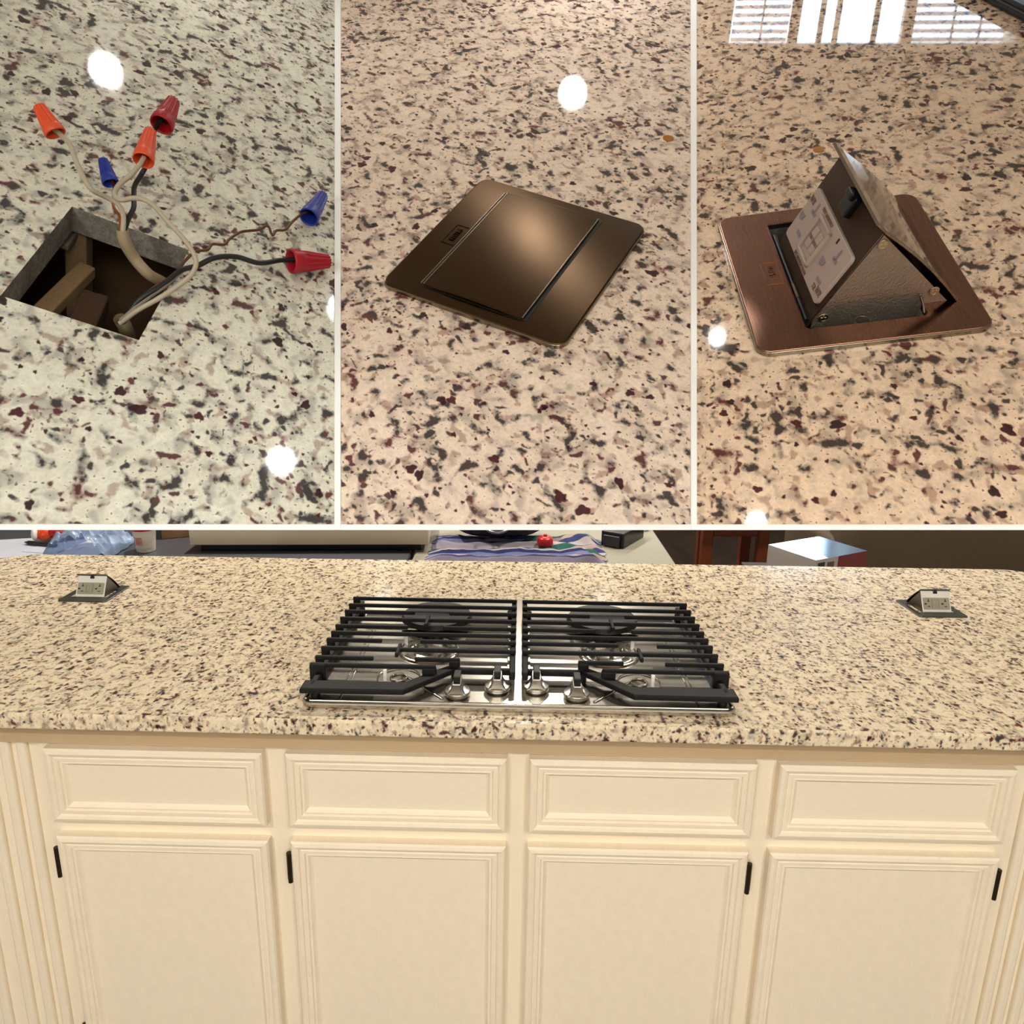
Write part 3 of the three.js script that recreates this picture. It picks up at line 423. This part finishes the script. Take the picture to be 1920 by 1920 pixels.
// ---------------------------------------------------------------- gas cooktop
const stainless = mat(0xc4beb3, 0.3, { metalness: 1, anisotropy: 0.55, roughnessMap: repeat(brushTex, 4) }), brightSteel = mat(0xc9c4ba, 0.16, { metalness: 1 }), iron = mat(0x0e0e0f, 0.62, { specularIntensity: 0.6 }), knobSteel = mat(0xc6c2ba, 0.28, { metalness: 1 }), capBlack = mat(0x101012, 0.4);
{
  const t = thing('gas_cooktop', 'stainless steel gas cooktop with four knobs set on the granite worktop', 'cooktop'); t.position.set(0, TOP, 0);
  const pan = flat(roundedRect(-0.385, 0.037, 0.385, 0.565, 0.02), 0.005, 0.004).translate(0, 0.0042, 0); part('pan', pan, stainless, t);
  const Y = 0.0135;
  part('rim_bead', merged([rbox(0.74, 0.004, 0.005, 0.0018, 0, Y, -0.0445), rbox(0.005, 0.004, 0.5, 0.0018, -0.378, Y, -0.30), rbox(0.005, 0.004, 0.5, 0.0018, 0.378, Y, -0.30)]), brightSteel, t);
  for (const s of [-1, 1]) {
    part('well_ridge', merged([rbox(0.0025, 0.003, 0.27, 0.001, s * 0.322, Y, -0.235), rbox(0.0025, 0.003, 0.27, 0.001, s * 0.314, Y, -0.235), rbox(0.30, 0.003, 0.0035, 0.001, s * 0.17, Y, -0.368), rbox(0.005, 0.003, 0.035, 0.001, s * 0.318, Y, -0.062), rbox(0.005, 0.003, 0.2, 0.001, s * 0.0205, Y, -0.27)]), brightSteel, t);
    const bar = part('well_ridge', rbox(0.11, 0.004, 0.006, 0.0015), brightSteel, t); bar.position.set(s * 0.172, Y, -0.098); bar.rotation.y = s * 0.82 ;
    const rb = part('burner', new THREE.LatheGeometry([[0.0, 0.001], [0.03, 0.001], [0.034, 0.005], [0.037, 0.001], [0.055, 0.002], [0.059, 0.006], [0.063, 0.001]].map(([a, b]) => new THREE.Vector2(a, b)), 40), brightSteel, t); rb.position.set(s * 0.184, Y - 0.001, -0.258);
    part('igniter', cyl(0.004, 0.004, 0.022, 12, s * 0.052, 0.012, -0.026), whitePlastic, rb); part('orifice', cyl(0.006, 0.005, 0.008, 12, s * 0.03, 0.005, -0.02), brightSteel, rb);
    const cap = part('burner', merged([cyl(0.08, 0.074, 0.009, 40, 0, 0.0185, 0), cyl(0.055, 0.06, 0.014, 40, 0, 0.007, 0)]), capBlack, t); cap.position.set(s * 0.185, Y, -0.405);
    part('burner_head', merged([rbox(0.32, 0.006, 0.02, 0.002, 0, 0.012, 0.0)]), mat(0x55534f, 0.3, { metalness: 1 }), cap);
    const fb = part('burner', new THREE.TorusGeometry(0.0155, 0.0022, 8, 8).rotateX(Math.PI / 2), brightSteel, t); fb.position.set(s * 0.226, Y + 0.002, -0.134);
    part('igniter', cyl(0.0037, 0.0037, 0.022, 12, -s * 0.0 + s * 0.024, 0.009, 0.01), whitePlastic, fb); part('orifice_ring', new THREE.TorusGeometry(0.04, 0.0012, 6, 40).rotateX(Math.PI / 2), brightSteel, fb);
  }
  for (const [x, z] of [[-0.1104, -0.0754], [-0.0389, -0.0972], [0.0323, -0.1004], [0.1045, -0.0767]]) {
    const k = part('knob', new THREE.LatheGeometry([[0.0, 0.016], [0.012, 0.0155], [0.0165, 0.0125], [0.0225, 0.0105], [0.0235, 0.009], [0.0235, 0.0035], [0.0225, 0.002], [0.019, 0.001], [0.019, 0]].map(([a, b]) => new THREE.Vector2(a, b)), 40), knobSteel, t); k.position.set(x, Y, z);
    const prof = new THREE.Shape(); prof.moveTo(-0.0175, 0.009); prof.quadraticCurveTo(-0.0085, 0.014, -0.0073, 0.03); prof.lineTo(0.0073, 0.03); prof.quadraticCurveTo(0.0085, 0.014, 0.0175, 0.009);
    part('knob_grip', extrude(prof, 0.034, 0.0015, 2).translate(0, 0, -0.0165), knobSteel, k); const tip = part('pointer', rbox(0.0125, 0.012, 0.028, 0.002, 0, 0.036, -0.001), capBlack, k); tip.userData.label = 'black pointer cap';
    part('knob_collar', cyl(0.0205, 0.0205, 0.003, 32, 0, -0.0005, 0), capBlack, k);
  }
  const lg = part('lettering', text('Whirlpool', 0.0062, 0.0002), mat(0x3a3733, 0.5), t); lg.rotation.x = -Math.PI / 2; lg.position.set(-0.0065, Y, -0.0465);
}
function grate(s) {                                                  // s = -1 left, 1 right; world axes with the origin on the worktop
  const t = thing('cast_iron_grate', s < 0 ? 'black cast-iron cooktop grate on the plastic tub side' : 'black cast-iron cooktop grate on the printed carton side', 'grate'); t.position.set(0, TOP, 0);
  const Z = [0.463, 0.4205, 0.3817, 0.3406, 0.3001, 0.2648, 0.2299, 0.1902, 0.1488, 0.1173];
  const seg = { 3: [[0.387, 0.2312], [0.1553, 0.006]], 5: [[0.387, 0.234], [0.16, 0.006]], 7: [[0.387, 0.275], [0.198, 0.006]], 9: [[0.387, 0.276], [0.198, 0.112]], 10: [[0.388, 0.154]] };
  Z.forEach((z, i) => { for (const [a, b] of seg[i + 1] ?? [[0.387, 0.006]]) part('bar', rbox(a - b, 0.0085, 0.0072, 0.0024, s * (a + b) / 2, 0.046, -z), iron, t); });
  Z.slice(0, 9).forEach((z) => part('bar_end', rbox(0.016, 0.018, 0.0086, 0.0025, s * 0.3785, 0.0375, -z), iron, t));
  for (const [x, za, zb] of [[0.198, 0.362, 0.308], [0.235, 0.211, 0.162]]) part('cross_finger', rbox(0.007, 0.0095, za - zb, 0.0026, s * x, 0.0465, -(za + zb) / 2), iron, t);
  part('side_rail', rbox(0.011, 0.016, 0.36, 0.003, s * 0.012, 0.034, -0.29), iron, t); part('side_rail', rbox(0.012, 0.014, 0.42, 0.003, s * 0.37, 0.028, -0.27), iron, t);
  part('front_rail', rbox(0.108, 0.012, 0.011, 0.003, s * 0.062, 0.03, -0.137), iron, t);
  const S = new THREE.Shape([[0.387, 0.046], [0.2035, 0.048], [0.1155, 0.140], [0.122, 0.160], [0.156, 0.130], [0.206, 0.080], [0.387, 0.080]].map(([x, z]) => new THREE.Vector2(s * x, z)));
  part('front_frame', flat(S, 0.005, 0.003).translate(0, 0.027, 0), iron, t);
  part('leg', rbox(0.03, 0.034, 0.012, 0.003, s * 0.373, 0.0325, -0.1165), iron, t); part('leg', rbox(0.026, 0.024, 0.012, 0.003, s * 0.166, 0.034, -0.117), iron, t); part('leg', rbox(0.02, 0.024, 0.014, 0.003, s * 0.122, 0.035, -0.148), iron, t);
  for (const [x, z] of [[0.365, 0.068], [0.365, 0.45], [0.02, 0.45], [0.12, 0.15]]) part('foot', cyl(0.009, 0.008, 0.014, 12, s * x, 0.02, -z), iron, t);
  return t;
}
grate(-1); grate(1);

// ---------------------------------------------------------------- small pop-up outlets on the worktop
for (const [x, z, turn, label] of [[-1.0635, -0.5775, 0, 'small white-faced pop-up outlet on the worktop near the plastic bag'], [1.024, -0.590, 0.03, 'small white-faced pop-up outlet on the worktop near the printed carton']]) {
  const o = thing('popup_outlet', label, 'outlet'); o.position.set(x, TOP, z); o.rotation.y = Math.PI / 2 + turn; o.scale.setScalar(0.315);
  popup(o, { open: true, plate: steelGrey, rim: steelGrey, lid: steelGrey, face: whitePlastic, side: steelGrey, outlet: greyPlastic, slot: slotBlack, marks: false, latch: 0.0 });
}

// ---------------------------------------------------------------- tables and clutter behind the island
function table(name, label, x0, x1, z0, z1, h, r, top, leg) {
  const t = thing(name, label, 'table'); part('tabletop', flat(roundedRect(x0, -z0, x1, -z1, r), 0.02, 0.008).translate(0, h - 0.028, 0), top, t);
  for (const x of [x0 + 0.1, x1 - 0.1]) for (const z of [z0 - 0.1, z1 + 0.1]) part('leg', cyl(0.018, 0.018, h - 0.028, 14, x, (h - 0.028) / 2, z), leg, t); return t;
}
const TH = 0.74;
table('dining_table', 'dark slate dining table behind the worktop under the papers', -2.35, -0.42, -1.18, -2.25, TH, 0.03, mat(0x46464d, 0.45), mat(0x2b2320, 0.6));
table('folding_table', 'pale grey plastic folding table with rounded corners under the towel', -0.405, 0.585, -1.36, -2.15, TH, 0.07, mat(0x8d8878, 0.5), mat(0x77746e, 0.4, { metalness: 0.7 }));
{
  const paperM = mat(0xc3c6d4, 0.9);
  for (const [x, z, r, l, y] of [[-1.93, -1.50, 0.3, 'large pale paper sheet on the slate table beside the pen', 0], [-1.70, -1.56, -0.15, 'pale paper sheet tucked under the red snack bag', 0.0016]]) { const p = single('paper_sheet', box(0.30, 0.0014, 0.27), paperM, l, 'paper'); p.position.set(x, TH + 0.0008 + y, z); p.rotation.y = r; }
  const pen = thing('pen', 'black pen lying on the pale paper', 'pen'); pen.position.set(-1.84, TH + 0.0108, -1.525); pen.rotation.y = -0.25;
  part('barrel', cyl(0.008, 0.008, 0.13, 12).rotateZ(Math.PI / 2), capBlack, pen); part('nib', cyl(0.0015, 0.007, 0.02, 12).rotateZ(-Math.PI / 2).translate(-0.075, 0, 0), capBlack, pen); part('clip', box(0.05, 0.003, 0.004, 0.04, 0.0085, 0), capBlack, pen);
  // snack bag
  const crumple = (g, amp, s) => { const p = g.attributes.position; let k = s; for (let i = 0; i < p.count; i++) { const x = p.getX(i), y = p.getY(i), z = p.getZ(i), f = 1 + amp * (Math.sin(61 * x + 37 * y + s) + Math.sin(47 * z - 53 * y + 2 * s) + Math.sin(83 * (x + z) + s)) / 3; p.setXYZ(i, x * f, y * f, z * f); } g.computeVertexNormals(); return g; };
  const snack = thing('snack_bag', 'crinkled red snack bag with an orange and white end', 'bag'); snack.position.set(-1.80, TH + 0.0035, -1.645); snack.rotation.y = 0.5;
  part('bag_body', crumple(new THREE.SphereGeometry(0.1, 32, 20).scale(1.1, 0.34, 0.55), 0.16, 3).translate(0, 0.036, 0), mat(0xb01a1e, 0.25), snack); part('orange_end', crumple(new THREE.SphereGeometry(0.036, 24, 16).scale(1, 0.75, 1), 0.2, 5).translate(-0.09, 0.03, 0.015), mat(0xd8481f, 0.25), snack); part('seal', crumple(new THREE.SphereGeometry(0.025, 16, 12).scale(0.5, 0.9, 1.2), 0.3, 8).translate(-0.118, 0.03, 0.02), mat(0xd9d4d0, 0.3), snack);
  // clear plastic bag: a crumpled tent of thin film
  const bagS = new THREE.PlaneGeometry(0.34, 0.42, 60, 60), bp = bagS.attributes.position, LA = lattice(5, 5), LB = lattice(13, 8);
  for (let i = 0; i < bp.count; i++) { const u = bp.getX(i) / 0.34 + 0.5, v = bp.getY(i) / 0.42 + 0.5, ridge = Math.max(0, 1 - Math.abs(2 * u - 1)), n = 0.04 * noise(LA, u, v) + 0.028 * Math.abs(noise(LB, u * 0.7 + 0.1, v * 0.9)); bp.setXYZ(i, (u - 0.5) * (0.30 - 0.06 * v) + 0.02 * noise(LA, v, u), 0.002 + Math.max(0, 0.13 * Math.pow(ridge, 0.45) * (0.55 + 0.45 * Math.sin(Math.PI * Math.min(1, v * 1.2 + 0.12))) + n * Math.min(1, 6 * ridge)), -(v - 0.5) * 0.28); }
  bagS.computeVertexNormals(); const pb = single('plastic_bag', bagS, mat(0xaec4e4, 0.28, { transmission: 0.45, thickness: 0, ior: 1.5, side: THREE.DoubleSide }), 'crumpled clear bluish plastic bag on the slate table', 'bag'); pb.position.set(-1.61, TH + 0.0045, -1.47); pb.scale.set(0.78, 0.95, 0.85);
  // tub
  const tub = thing('plastic_tub', 'white plastic tub with printed label and red lid', 'tub'); tub.position.set(-1.425, TH, -1.50);
  part('body', new THREE.LatheGeometry([[0, 0], [0.031, 0], [0.033, 0.002], [0.041, 0.085], [0.0425, 0.087], [0.0425, 0.09]].map(([a, b]) => new THREE.Vector2(a, b)), 40), mat(0xded5c6, 0.4), tub); part('lid', new THREE.LatheGeometry([[0.044, 0.086], [0.0455, 0.088], [0.0455, 0.098], [0.044, 0.1], [0.038, 0.1], [0.036, 0.097], [0, 0.097]].map(([a, b]) => new THREE.Vector2(a, b)), 40), mat(0xb5161c, 0.35), tub);
  const c = document.createElement('canvas'); c.width = 512; c.height = 128; const q = c.getContext('2d'); q.fillStyle = '#e2d9cc'; q.fillRect(0, 0, 512, 128); q.fillStyle = '#8f97a8'; q.fillRect(60, 20, 80, 90); q.fillStyle = '#d79a86'; q.fillRect(165, 26, 130, 70); q.fillStyle = '#b9654f'; for (let i = 0; i < 6; i++) q.fillRect(172, 34 + i * 10, 100 - (i % 3) * 22, 4); q.fillStyle = '#6c7487'; for (let i = 0; i < 5; i++) q.fillRect(68, 34 + i * 13, 60 - (i % 2) * 20, 5);
  const ct = new THREE.CanvasTexture(c); ct.colorSpace = THREE.SRGBColorSpace; part('printed_label', new THREE.CylinderGeometry(0.0402, 0.0355, 0.058, 40, 1, true, -1.5, 3.0).translate(0, 0.045, 0), mat(0xffffff, 0.6, { map: ct, side: THREE.DoubleSide }), tub);
  // cardboard box
  const card = mat(0xa07b55, 0.85), cb = thing('cardboard_box', 'plain brown cardboard box beside the white tub', 'box'); cb.position.set(-1.395, TH, -1.76); cb.rotation.y = 0.42;
  part('body', rbox(0.17, 0.15, 0.15, 0.002, 0, 0.075, 0), card, cb); part('flap', box(0.17, 0.003, 0.074, 0, 0.1515, 0.038), card, cb); part('flap', box(0.17, 0.003, 0.074, 0, 0.1515, -0.038), card, cb); part('tape', box(0.172, 0.0012, 0.03, 0, 0.1536, 0), mat(0xb8925f, 0.3), cb);
  // long cream drawer box on a black base that stands in for the shade below
  const lb = thing('drawer_box', 'long open cream painted drawer box with the shade below it built as a black base', 'drawer'); lb.position.set(-0.815, TH, -1.705); lb.rotation.y = 0.075;
  const ivoryPaint = mat(0xd9ccb4, 0.6); part('base', rbox(0.84, 0.028, 0.34, 0.004, 0, 0.014, -0.01), capBlack, lb);
  part('front_board', rbox(0.90, 0.082, 0.018, 0.003, 0, 0.07, 0.175), ivoryPaint, lb); part('back_board', rbox(0.90, 0.082, 0.018, 0.003, 0, 0.07, -0.175), ivoryPaint, lb); for (const x of [-0.441, 0.441]) part('side_board', rbox(0.018, 0.082, 0.332, 0.003, x, 0.07, 0), ivoryPaint, lb); part('bottom_board', box(0.864, 0.008, 0.332, 0, 0.036, 0), mat(0xcfc4b4, 0.7), lb);
}
{
  // striped towel: folded, with rolls along its near edge
  const W = 0.68, D = 0.36, g = new THREE.PlaneGeometry(W, D, 110, 50), p = g.attributes.position, LA = lattice(5, 31), LB = lattice(11, 33);
  for (let i = 0; i < p.count; i++) { const u = p.getX(i) / W + 0.5, v = p.getY(i) / D + 0.5; const lift = 0.010 + 0.012 * Math.abs(noise(LA, u, v)) + 0.008 * Math.max(0, noise(LB, u, v)) + (u > 0.74 ? 0.02 * Math.sin(Math.PI * (u - 0.74) / 0.26) * (0.5 + 0.5 * Math.sin(9 * v + 7 * u)) : 0) + 0.008 * Math.sin(v * 26); const edge = Math.min(1, 14 * Math.min(u, 1 - u, v, 1 - v)); p.setXYZ(i, p.getX(i) + 0.02 * noise(LA, v, u), 0.003 + Math.max(0, lift) * edge, -p.getY(i) + 0.03 * noise(LA, u * 0.5, 0.2)); }
  const c = document.createElement('canvas'); c.width = 512; c.height = 512; const q = c.getContext('2d'); const bands = [['#b7b3c4', 30], ['#54548e', 10], ['#d8d2d6', 22], ['#3b3f86', 26], ['#c9a9ac', 8], ['#8d9cc8', 26], ['#2e3478', 22], ['#e0dad4', 14], ['#2f7d68', 36], ['#d9d0c4', 14], ['#46508e', 20], ['#b8b4b6', 28]]; let y = 512; for (let k = 0; y > 0; k++) { const [col, h] = bands[k % bands.length]; q.fillStyle = col; q.fillRect(0, y - h, 512, h); y -= h; }
  q.save(); q.translate(430, 300); q.rotate(-0.7); for (let k = 0; k < 12; k++) { q.fillStyle = ['#2f7d68', '#d9bfb0', '#3a4a86', '#e4dcd4'][k % 4]; q.fillRect(-40, -220 + k * 36, 200, 36); } q.restore();
  const t = new THREE.CanvasTexture(c); t.colorSpace = THREE.SRGBColorSpace; g.computeVertexNormals();
  const tw = single('striped_towel', g, mat(0xb9b4bc, 0.95, { map: t, side: THREE.DoubleSide }), 'crumpled beach towel striped blue, white and green', 'towel'); tw.position.set(-0.01, TH + 0.0005, -1.60);
  const pot = thing('roasting_pan', 'black roasting pan sitting on the striped towel', 'pan'); pot.position.set(-0.09, TH + 0.038, -1.745);
  part('body', new THREE.LatheGeometry([[0, 0], [0.13, 0], [0.15, 0.012], [0.168, 0.09], [0.176, 0.093], [0.178, 0.1], [0.165, 0.1], [0.148, 0.016], [0, 0.01]].map(([a, b]) => new THREE.Vector2(a, b)), 48).scale(1.15, 1, 0.75), mat(0x0e0e11, 0.3), pot); part('handle', new THREE.TorusGeometry(0.045, 0.006, 8, 20, Math.PI).rotateX(Math.PI * 0.6).translate(0, 0.055, 0.135), mat(0x8e8e92, 0.3, { metalness: 1 }), pot);
  const rc = thing('red_cap', 'small round red plastic cap on the towel by the pan', 'cap'); rc.position.set(0.098, TH + 0.03, -1.60); part('shell', new THREE.LatheGeometry([[0.030, -0.006], [0.032, 0.0], [0.031, 0.018], [0.026, 0.026], [0.012, 0.030], [0, 0.0305]].map(([a, b]) => new THREE.Vector2(a, b)), 32), mat(0xb8141c, 0.3), rc); part('knob', new THREE.SphereGeometry(0.008, 16, 10).translate(0, 0.032, 0), mat(0xb8141c, 0.3), rc);
  const bb = thing('black_case', 'glossy black box with a white sticker on the folding table', 'box'); bb.position.set(0.425, TH, -1.76); bb.rotation.y = -0.55;
  part('body', rbox(0.1, 0.062, 0.21, 0.005, 0, 0.031, 0), mat(0x17171b, 0.25), bb); part('sticker', box(0.06, 0.001, 0.07, 0, 0.0625, -0.03), mat(0xd8d5d0, 0.5), bb); part('end_cap', rbox(0.07, 0.046, 0.014, 0.004, 0, 0.026, 0.112), mat(0x2a2a2e, 0.4), bb);
  part('print', merged([box(0.001, 0.008, 0.02, -0.0503, 0.036, -0.06), box(0.001, 0.008, 0.075, -0.0503, 0.036, 0.0)]), mat(0x8f8c86, 0.5), bb);
  const cl = thing('hand_clamp', 'small dark hand clamp lying beside the black box', 'clamp'); cl.position.set(0.53, TH + 0.009, -1.95); cl.rotation.y = 0.5; part('jaw', tube([V(-0.05, 0, 0.02), V(0, 0.004, 0.03), V(0.05, 0, 0)], 0.008, 16, 8), capBlack, cl); part('handle', tube([V(0.05, 0, 0), V(0.01, 0.004, -0.025), V(-0.05, 0, -0.03)], 0.008, 16, 8), capBlack, cl);
}
{
  // wooden chair in the dim room
  const wood = mat(0xffffff, 0.45, { map: repeat(woodTex([96, 44, 20], [128, 62, 30], 41), 2, 2) }), ch = thing('bar_stool', 'reddish brown wooden bar stool with square legs in the dim room', 'stool'); ch.position.set(1.14, 0, -2.72); ch.rotation.y = 0.05;
  part('seat', rbox(0.44, 0.05, 0.42, 0.012, 0, 0.745, 0), wood, ch); for (const [x, z] of [[-0.15, 0.12], [0.15, 0.12], [-0.08, -0.18], [0.17, -0.18]]) part('leg', rbox(0.058, 0.722, 0.05, 0.006, x, 0.361, z), wood, ch);
  for (const z of [0.12, -0.18]) part('stretcher', rbox(0.26, 0.05, 0.03, 0.006, 0.01, 0.565, z), wood, ch); for (const x of [-0.12, 0.16]) part('side_stretcher', rbox(0.03, 0.04, 0.26, 0.006, x, 0.25, -0.03), wood, ch);
  // printed carton on a low stand
  const stand = thing('side_table', 'low dark side table holding the printed carton', 'table'); stand.position.set(1.13, 0, -1.52); part('top', rbox(0.46, 0.025, 0.36, 0.006, 0, 0.6675, 0), mat(0x2a1d15, 0.5), stand); for (const x of [-0.2, 0.2]) for (const z of [-0.15, 0.15]) part('leg', rbox(0.03, 0.655, 0.03, 0.004, x, 0.3275, z), mat(0x2a1d15, 0.5), stand);
  const ct = thing('printed_carton', 'glossy printed carton with white, blue and red sides', 'box'); ct.position.set(1.13, 0.68, -1.53); ct.rotation.y = 0.5;
  const top = document.createElement('canvas'); top.width = top.height = 256; let q = top.getContext('2d'); q.fillStyle = '#b9b7b8'; q.fillRect(0, 0, 256, 256); q.fillStyle = '#22304a'; q.beginPath(); q.moveTo(256, 0); q.lineTo(256, 256); q.lineTo(60, 256); q.lineTo(110, 90); q.lineTo(190, 0); q.fill(); q.fillStyle = '#55555a'; q.fillRect(20, 150, 46, 14);
  const side = document.createElement('canvas'); side.width = 256; side.height = 128; q = side.getContext('2d'); q.fillStyle = '#d8d6d4'; q.fillRect(0, 0, 110, 128); q.fillStyle = '#8d1720'; q.fillRect(110, 0, 146, 128); q.fillStyle = '#2a2f36'; q.fillRect(12, 14, 34, 50); q.fillStyle = '#7a4a40'; q.fillRect(58, 18, 34, 46);
  const tt = new THREE.CanvasTexture(top), st = new THREE.CanvasTexture(side); tt.colorSpace = st.colorSpace = THREE.SRGBColorSpace; const gloss = mat(0xffffff, 0.15, { map: tt }), sideM = mat(0xffffff, 0.25, { map: st }), plain = mat(0xc9c4be, 0.4);
  part('carton', box(0.28, 0.115, 0.22, 0, 0.0575, 0), [plain, plain, gloss, plain, sideM, plain], ct); part('open_flap', rbox(0.004, 0.09, 0.16, 0.001), mat(0x9a7448, 0.85), ct).position.set(0.158, 0.045, 0); part('flap_lip', rbox(0.02, 0.003, 0.16, 0.001, 0.149, 0.0885, 0), mat(0x9a7448, 0.85), ct);
  // sofa
  const hide = mat(0x5a4a38, 0.55, { bumpMap: repeat(leather, 4), bumpScale: 0.001 }), so = thing('leather_sofa', 'big brown leather sofa beyond the worktop behind the printed carton', 'sofa'); so.position.set(2.26, 0, -2.5); so.rotation.y = -0.1;
  part('backrest', rbox(1.3, 0.62, 0.26, 0.07, 0, 0.66, 0.12, 4), hide, so); part('seat', rbox(1.2, 0.2, 0.75, 0.05, 0, 0.36, -0.35, 4), hide, so); part('base', rbox(1.3, 0.2, 0.95, 0.03, 0, 0.16, -0.25), hide, so); for (const x of [-0.58, 0.58]) part('arm', rbox(0.2, 0.5, 0.9, 0.08, x, 0.36, -0.28, 4), hide, so); part('seam', tube([V(-0.6, 0.84, 0.252), V(-0.2, 0.80, 0.256), V(0.2, 0.76, 0.256), V(0.6, 0.79, 0.252)], 0.004, 24, 6), mat(0x2c241b, 0.7), so);
  // navy cabinet at the far left
  const nc = thing('navy_cabinet', 'dark navy cabinet standing behind the papers', 'cabinet'); nc.position.set(-2.5, 0, -2.55); part('body', rbox(1.1, 1.1, 0.4, 0.01, 0, 0.58, 0), navy, nc); for (const x of [-0.27, 0.27]) { const d = part('door', rbox(0.5, 0.98, 0.02, 0.004, x, 0.58, 0.21), navy, nc); part('knob', new THREE.SphereGeometry(0.014, 14, 10).translate(x - Math.sign(x) * 0.2, 0.7, 0.232), hingeM, d); } part('plinth', box(1.0, 0.03, 0.36, 0, 0.015, 0), navy, nc);
}
{
  const tv = thing('wall_television', 'bluish glowing television high on the far wall', 'television'); tv.position.set(2.72, 2.05, -5.8);
  part('housing', rbox(0.62, 0.38, 0.05, 0.01, 0, 0, 0.026), blackPlastic, tv); part('screen', box(0.58, 0.34, 0.004, 0, 0, 0.053), new THREE.MeshStandardMaterial({ color: 0x101010, emissive: new THREE.Color().setRGB(0.55, 0.75, 1.0), emissiveIntensity: 7 }), tv);
  const l = new THREE.RectAreaLight(new THREE.Color().setRGB(0.55, 0.75, 1.0), 5, 0.58, 0.34); l.position.set(0, 0, 0.06); l.rotation.y = Math.PI; tv.add(l);
}
renderer.render(scene, camera);
